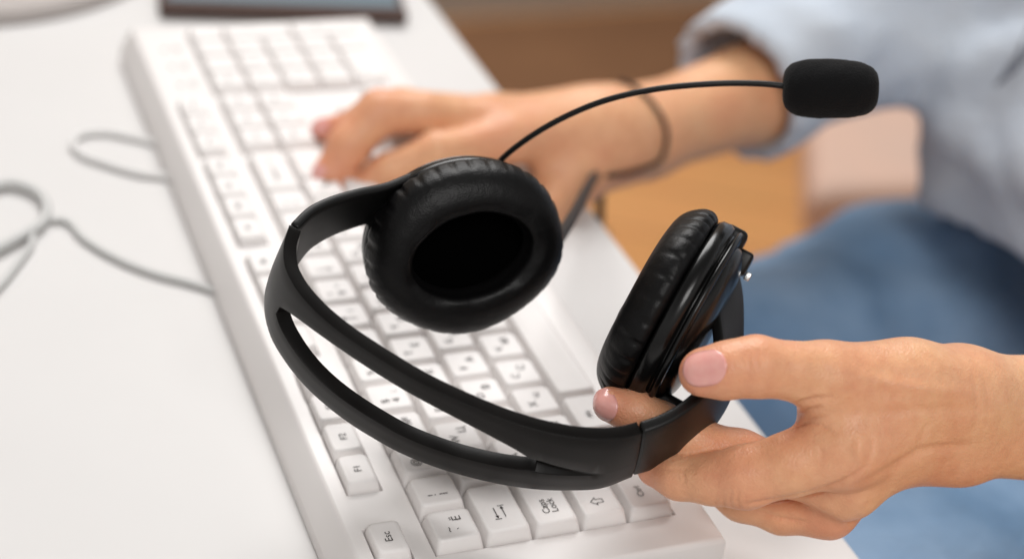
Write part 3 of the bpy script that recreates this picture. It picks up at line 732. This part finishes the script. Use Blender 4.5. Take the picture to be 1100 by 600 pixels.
me.polygons.add(len(F)); me.polygons.foreach_set('loop_start', (np.arange(len(F)) * 4).astype(np.int32)); me.polygons.foreach_set('loop_total', np.full(len(F), 4, np.int32))
me.update(calc_edges=True); me.validate(); me.polygons.foreach_set('use_smooth', [True] * len(me.polygons)); me.materials.append(MT['skin'])
red = np.zeros(len(V))
for q_, r_, a_ in ((Pt(795, 516, .566), .011, .5), (Pt(815, 394, .548), .010, .35), (Pt(745, 400, .549), .010, .75), (Pt(700, 503, .584), .012, .7), (Pt(650, 434, .576), .013, .7), (Pt(925, 482, .560), .014, .45),
                   (Pt(905, 560, .588), .013, .55), (Pt(868, 438, .567), .014, .55), (Pt(800, 492, .585), .014, .5), (Pt(350, 200, .786), .018, .8), (Pt(360, 222, .786), .018, .7), (Pt(346, 139, .817), .015, .8), (Pt(405, 119, .788), .012, .5),
                   (Pt(560, 150, .80), .02, .3), (Pt(985, 500, .588), .02, .3)):
    red = np.maximum(red, a_ * np.exp(-((V - q_) ** 2).sum(1) / (2 * r_ ** 2)))
ra_ = me.attributes.new('redness', 'FLOAT', 'POINT'); ra_.data.foreach_set('value', red.astype(np.float32))
person = bpy.data.objects.new('person', me); C.objects.link(person)
tag(person, 'seated person in pale blue shirt and jeans, one hand typing, the other holding the headset', 'person')
def net_child(name, fld, m):
    V_, F_ = fld.mesh(); return mesh_obj(name, V_, F_.tolist(), m, person)

# fingernails: thin plates that follow the skin they lie on
def skin_hit(x, y, VV, NN, pr):
    d = np.hypot(pr[0] - x, pr[1] - y); ok = np.where(d < 3.0)[0]
    if len(ok) == 0: ok = np.argsort(d)[:4]
    dm = pr[2][ok].min(); ok = ok[pr[2][ok] < dm + .004]
    n_ = NN[ok].mean(0); return VV[ok].mean(0), n_ / np.linalg.norm(n_)
HN = vnormals(HV, HF); HP = project(HV); LN = vnormals(LV, LF); LP = project(LV)
def nail(px, tip_px, L, wdt, VV, NN, pr, lift=.00045, up=None, m='nail', bend=.5):
    c, nn = skin_hit(*px, VV, NN, pr)
    if up is not None: nn = cvec(*up)
    t = at(tip_px[0], tip_px[1], 1.0) - at(px[0], px[1], 1.0); al = t - nn * t.dot(nn); al /= np.linalg.norm(al); sd = np.cross(nn, al)
    near = np.linalg.norm(VV - c, axis=1) < .016; Q = VV[near] - c; NQ = NN[near]; Q = Q[(NQ @ nn) > -.15]
    qa, qs, qn = Q @ al, Q @ sd, Q @ nn
    V = []; F = []; nu_, nv_ = 22, 18
    for i in range(nu_ + 1):
        s_ = -1 + 2 * i / nu_
        wf = (1 - abs(s_) ** 3.4 * (.34 if s_ > 0 else .45))
        for j in range(nv_ + 1):
            q = -1 + 2 * j / nv_
            a = s_ * L / 2 * (1 - .16 * q * q); b = q * wdt / 2 * wf
            wgt = np.exp(-((qa - a) ** 2 + (qs - b) ** 2) / (2 * .0010 ** 2)) + 1e-9
            hgt = (wgt * qn).sum() / wgt.sum()
            V.append(c + al * a + sd * b + nn * (hgt + lift + .0003 * (1 - q * q)))
    for i in range(nu_):
        for j in range(nv_): F.append((i*(nv_+1)+j, (i+1)*(nv_+1)+j, (i+1)*(nv_+1)+j+1, i*(nv_+1)+j+1))
    fm_n = [0 for i in range(nu_) for j in range(nv_)]
    o = mesh_obj('fingernail', V, F, [MT[m], MT['nail_tip']], person, True, fm_n); md = o.modifiers.new('thick', 'SOLIDIFY'); md.thickness = .0006; md.offset = 0
    return o
nail((757, 395), (735, 396.5), .0158, .0118, HV, HN, HP)
nail((647, 436), (632, 424), .0115, .0095, HV, HN, HP, up=(-.55, -.10, .83))
nail((344, 136), (330, 136), .011, .0085, LV, LN, LP)
nail((341, 190), (339, 212), .012, .0095, LV, LN, LP, up=(-.85, .1, .5))
nail((362, 216), (345, 228), .012, .0095, LV, LN, LP)

# clothes
sl = Field([.18, -.35, -.32], [1.0, .85, .52], .0055)
cu0, cu1 = at(783, 103, .915), at(915, 12, .975)
torso_a, torso_b = np.array([.540, .225, -.02]), np.array([.615, .25, .22])
sl.cone(cu0, cu1, .042, .051, .01); sl.cone(cu1, np.array([.62, .47, .28]), .052, .075, .03)
sl.cone(torso_a, torso_b, .145, .15, .05); sl.cone(torso_b, np.array([.62, .45, .26]), .13, .08, .06); sl.cone(torso_b, np.array([.64, .04, .26]), .13, .08, .06)
sl.cone(np.array([.64, .02, .28]), np.array([.50, -.12, .06]), .075, .06, .03); sl.cone(np.array([.50, -.12, .06]), np.array([.40, -.12, .03]), .055, .045, .02)
sl.noise(.0085, 26, 1.0); sl.noise(.004, 55, 4.0); sl.noise(.0022, 95, 2.0)
_z = (sl.lo[2] + np.arange(sl.n[2]) * sl.h).astype(np.float32)[None, None, :]; _y = (sl.lo[1] + np.arange(sl.n[1]) * sl.h).astype(np.float32)[None, :, None]
_hem = -(_z + .055 + .012 * np.sin(_y * 25)); _hem = np.where(_y < .40, _hem, -1).astype(np.float32)
sl.D = np.maximum(sl.D, _hem)
ax_ = (cu1 - cu0) / np.linalg.norm(cu1 - cu0)
sl.cone(cu0, cu0 + ax_ * .035, .0455, .0465, .003)                 # the rolled cuff
_x = (sl.lo[0] + np.arange(sl.n[0]) * sl.h).astype(np.float32)[:, None, None]
_dot = (_x - cu0[0]) * ax_[0] + (_y - cu0[1]) * ax_[1] + (_z - cu0[2]) * ax_[2]; _r2 = (_x - cu0[0]) ** 2 + (_y - cu0[1]) ** 2 + (_z - cu0[2]) ** 2
sl.D = np.where(_r2 < .11 ** 2, np.maximum(sl.D, -(_dot - .006)), sl.D).astype(np.float32)
sl.cone(cu0 - ax_ * .06, cu0 + ax_ * .02, .0345, .0365, 0, cut=True)
shirt = net_child('shirt', sl, MT['shirt'])
jn = Field([.15, -.35, -.78], [.95, .65, .02], .007)
hipR, hipL = np.array([.66, .325, -.185]), np.array([.66, .12, -.18])
knR, knL = np.array([.22, .262, -.18]), np.array([.17, .045, -.15])
jn.cone(hipR, knR, .105, .072, .03); jn.cone(hipL, knL, .100, .076, .03); jn.cone(hipR, hipL, .12, .12, .06)
jn.cone(knR, knR + [-.02, 0, -.45], .068, .055, .03); jn.cone(knL, knL + [-.02, 0, -.45], .068, .055, .03)
jn.noise(.008, 24, 3.0); jn.noise(.004, 50, 2.0); jn.noise(.002, 90, .5)
jeans = net_child('jeans', jn, MT['jeans'])
# cord bracelet round the far wrist, with its loose ends
bp_ = []
for x_, y_ in ((664, 88), (676, 93), (692, 104), (705, 120), (712, 138), (714, 156), (708, 170), (692, 178), (672, 184), (652, 188)):
    c_, n_ = skin_hit(x_, y_, LV, LN, LP); bp_.append(c_ + n_ * .0016)
bp_.append(at(638, 191, .838)); LB = bp_
o = tube('bracelet', LB, .0012, MT['bracelet'], person, n=90)
H(tube('cable', [at(596, 262, .640), at(606, 247, .665), at(617, 229, .70), at(629, 206, .75), at(637, 192, .80), at(643, 192, .855), at(645, 210, .885), at(644, 240, .90), on(650, 250, -.18)], .0025, MT['cord_dark'], hs, n=80))
sq_ = shirt.data; SV = np.empty(len(sq_.vertices) * 3); sq_.vertices.foreach_get('co', SV); SV = SV.reshape(-1, 3); SN = np.empty(len(sq_.vertices) * 3); sq_.vertices.foreach_get('normal', SN); SN = SN.reshape(-1, 3); SP = project(SV)
pl_ = []
for x_, y_ in spline([(1125, 40, 0), (1096, 64, 0), (1072, 92, 0), (1048, 122, 0), (1028, 148, 0), (1013, 172, 0)], 26)[:, :2]:
    c_, n_ = skin_hit(x_, y_, SV, SN, SP); pl_.append(c_ + n_ * .0016)
tube('seam', pl_, .0022, MT['seam'], shirt, n=90, seg=8)
# the padded seat behind the lap
sb_ = [on(873, 206, -.40), on(1240, 190, -.40), on(1240, -30, -.40), on(866, 20, -.40)]
o = prism('seat', sb_, -.47, -.40, MT['chair'], ch); o.matrix_parent_inverse = Matrix.Translation(-ch.location); bevel(o, .02, 6)
cen = sum(sb_) / 4
for p_ in sb_:
    q_ = p_ + (cen - p_) * .45
    o = prism('leg', [q_ + np.array(d_) for d_ in ((-.015, -.015, 0), (.015, -.015, 0), (.015, .015, 0), (-.015, .015, 0))], -.7595, -.4705, MT['cabinet'], ch); o.matrix_parent_inverse = Matrix.Translation(-ch.location)
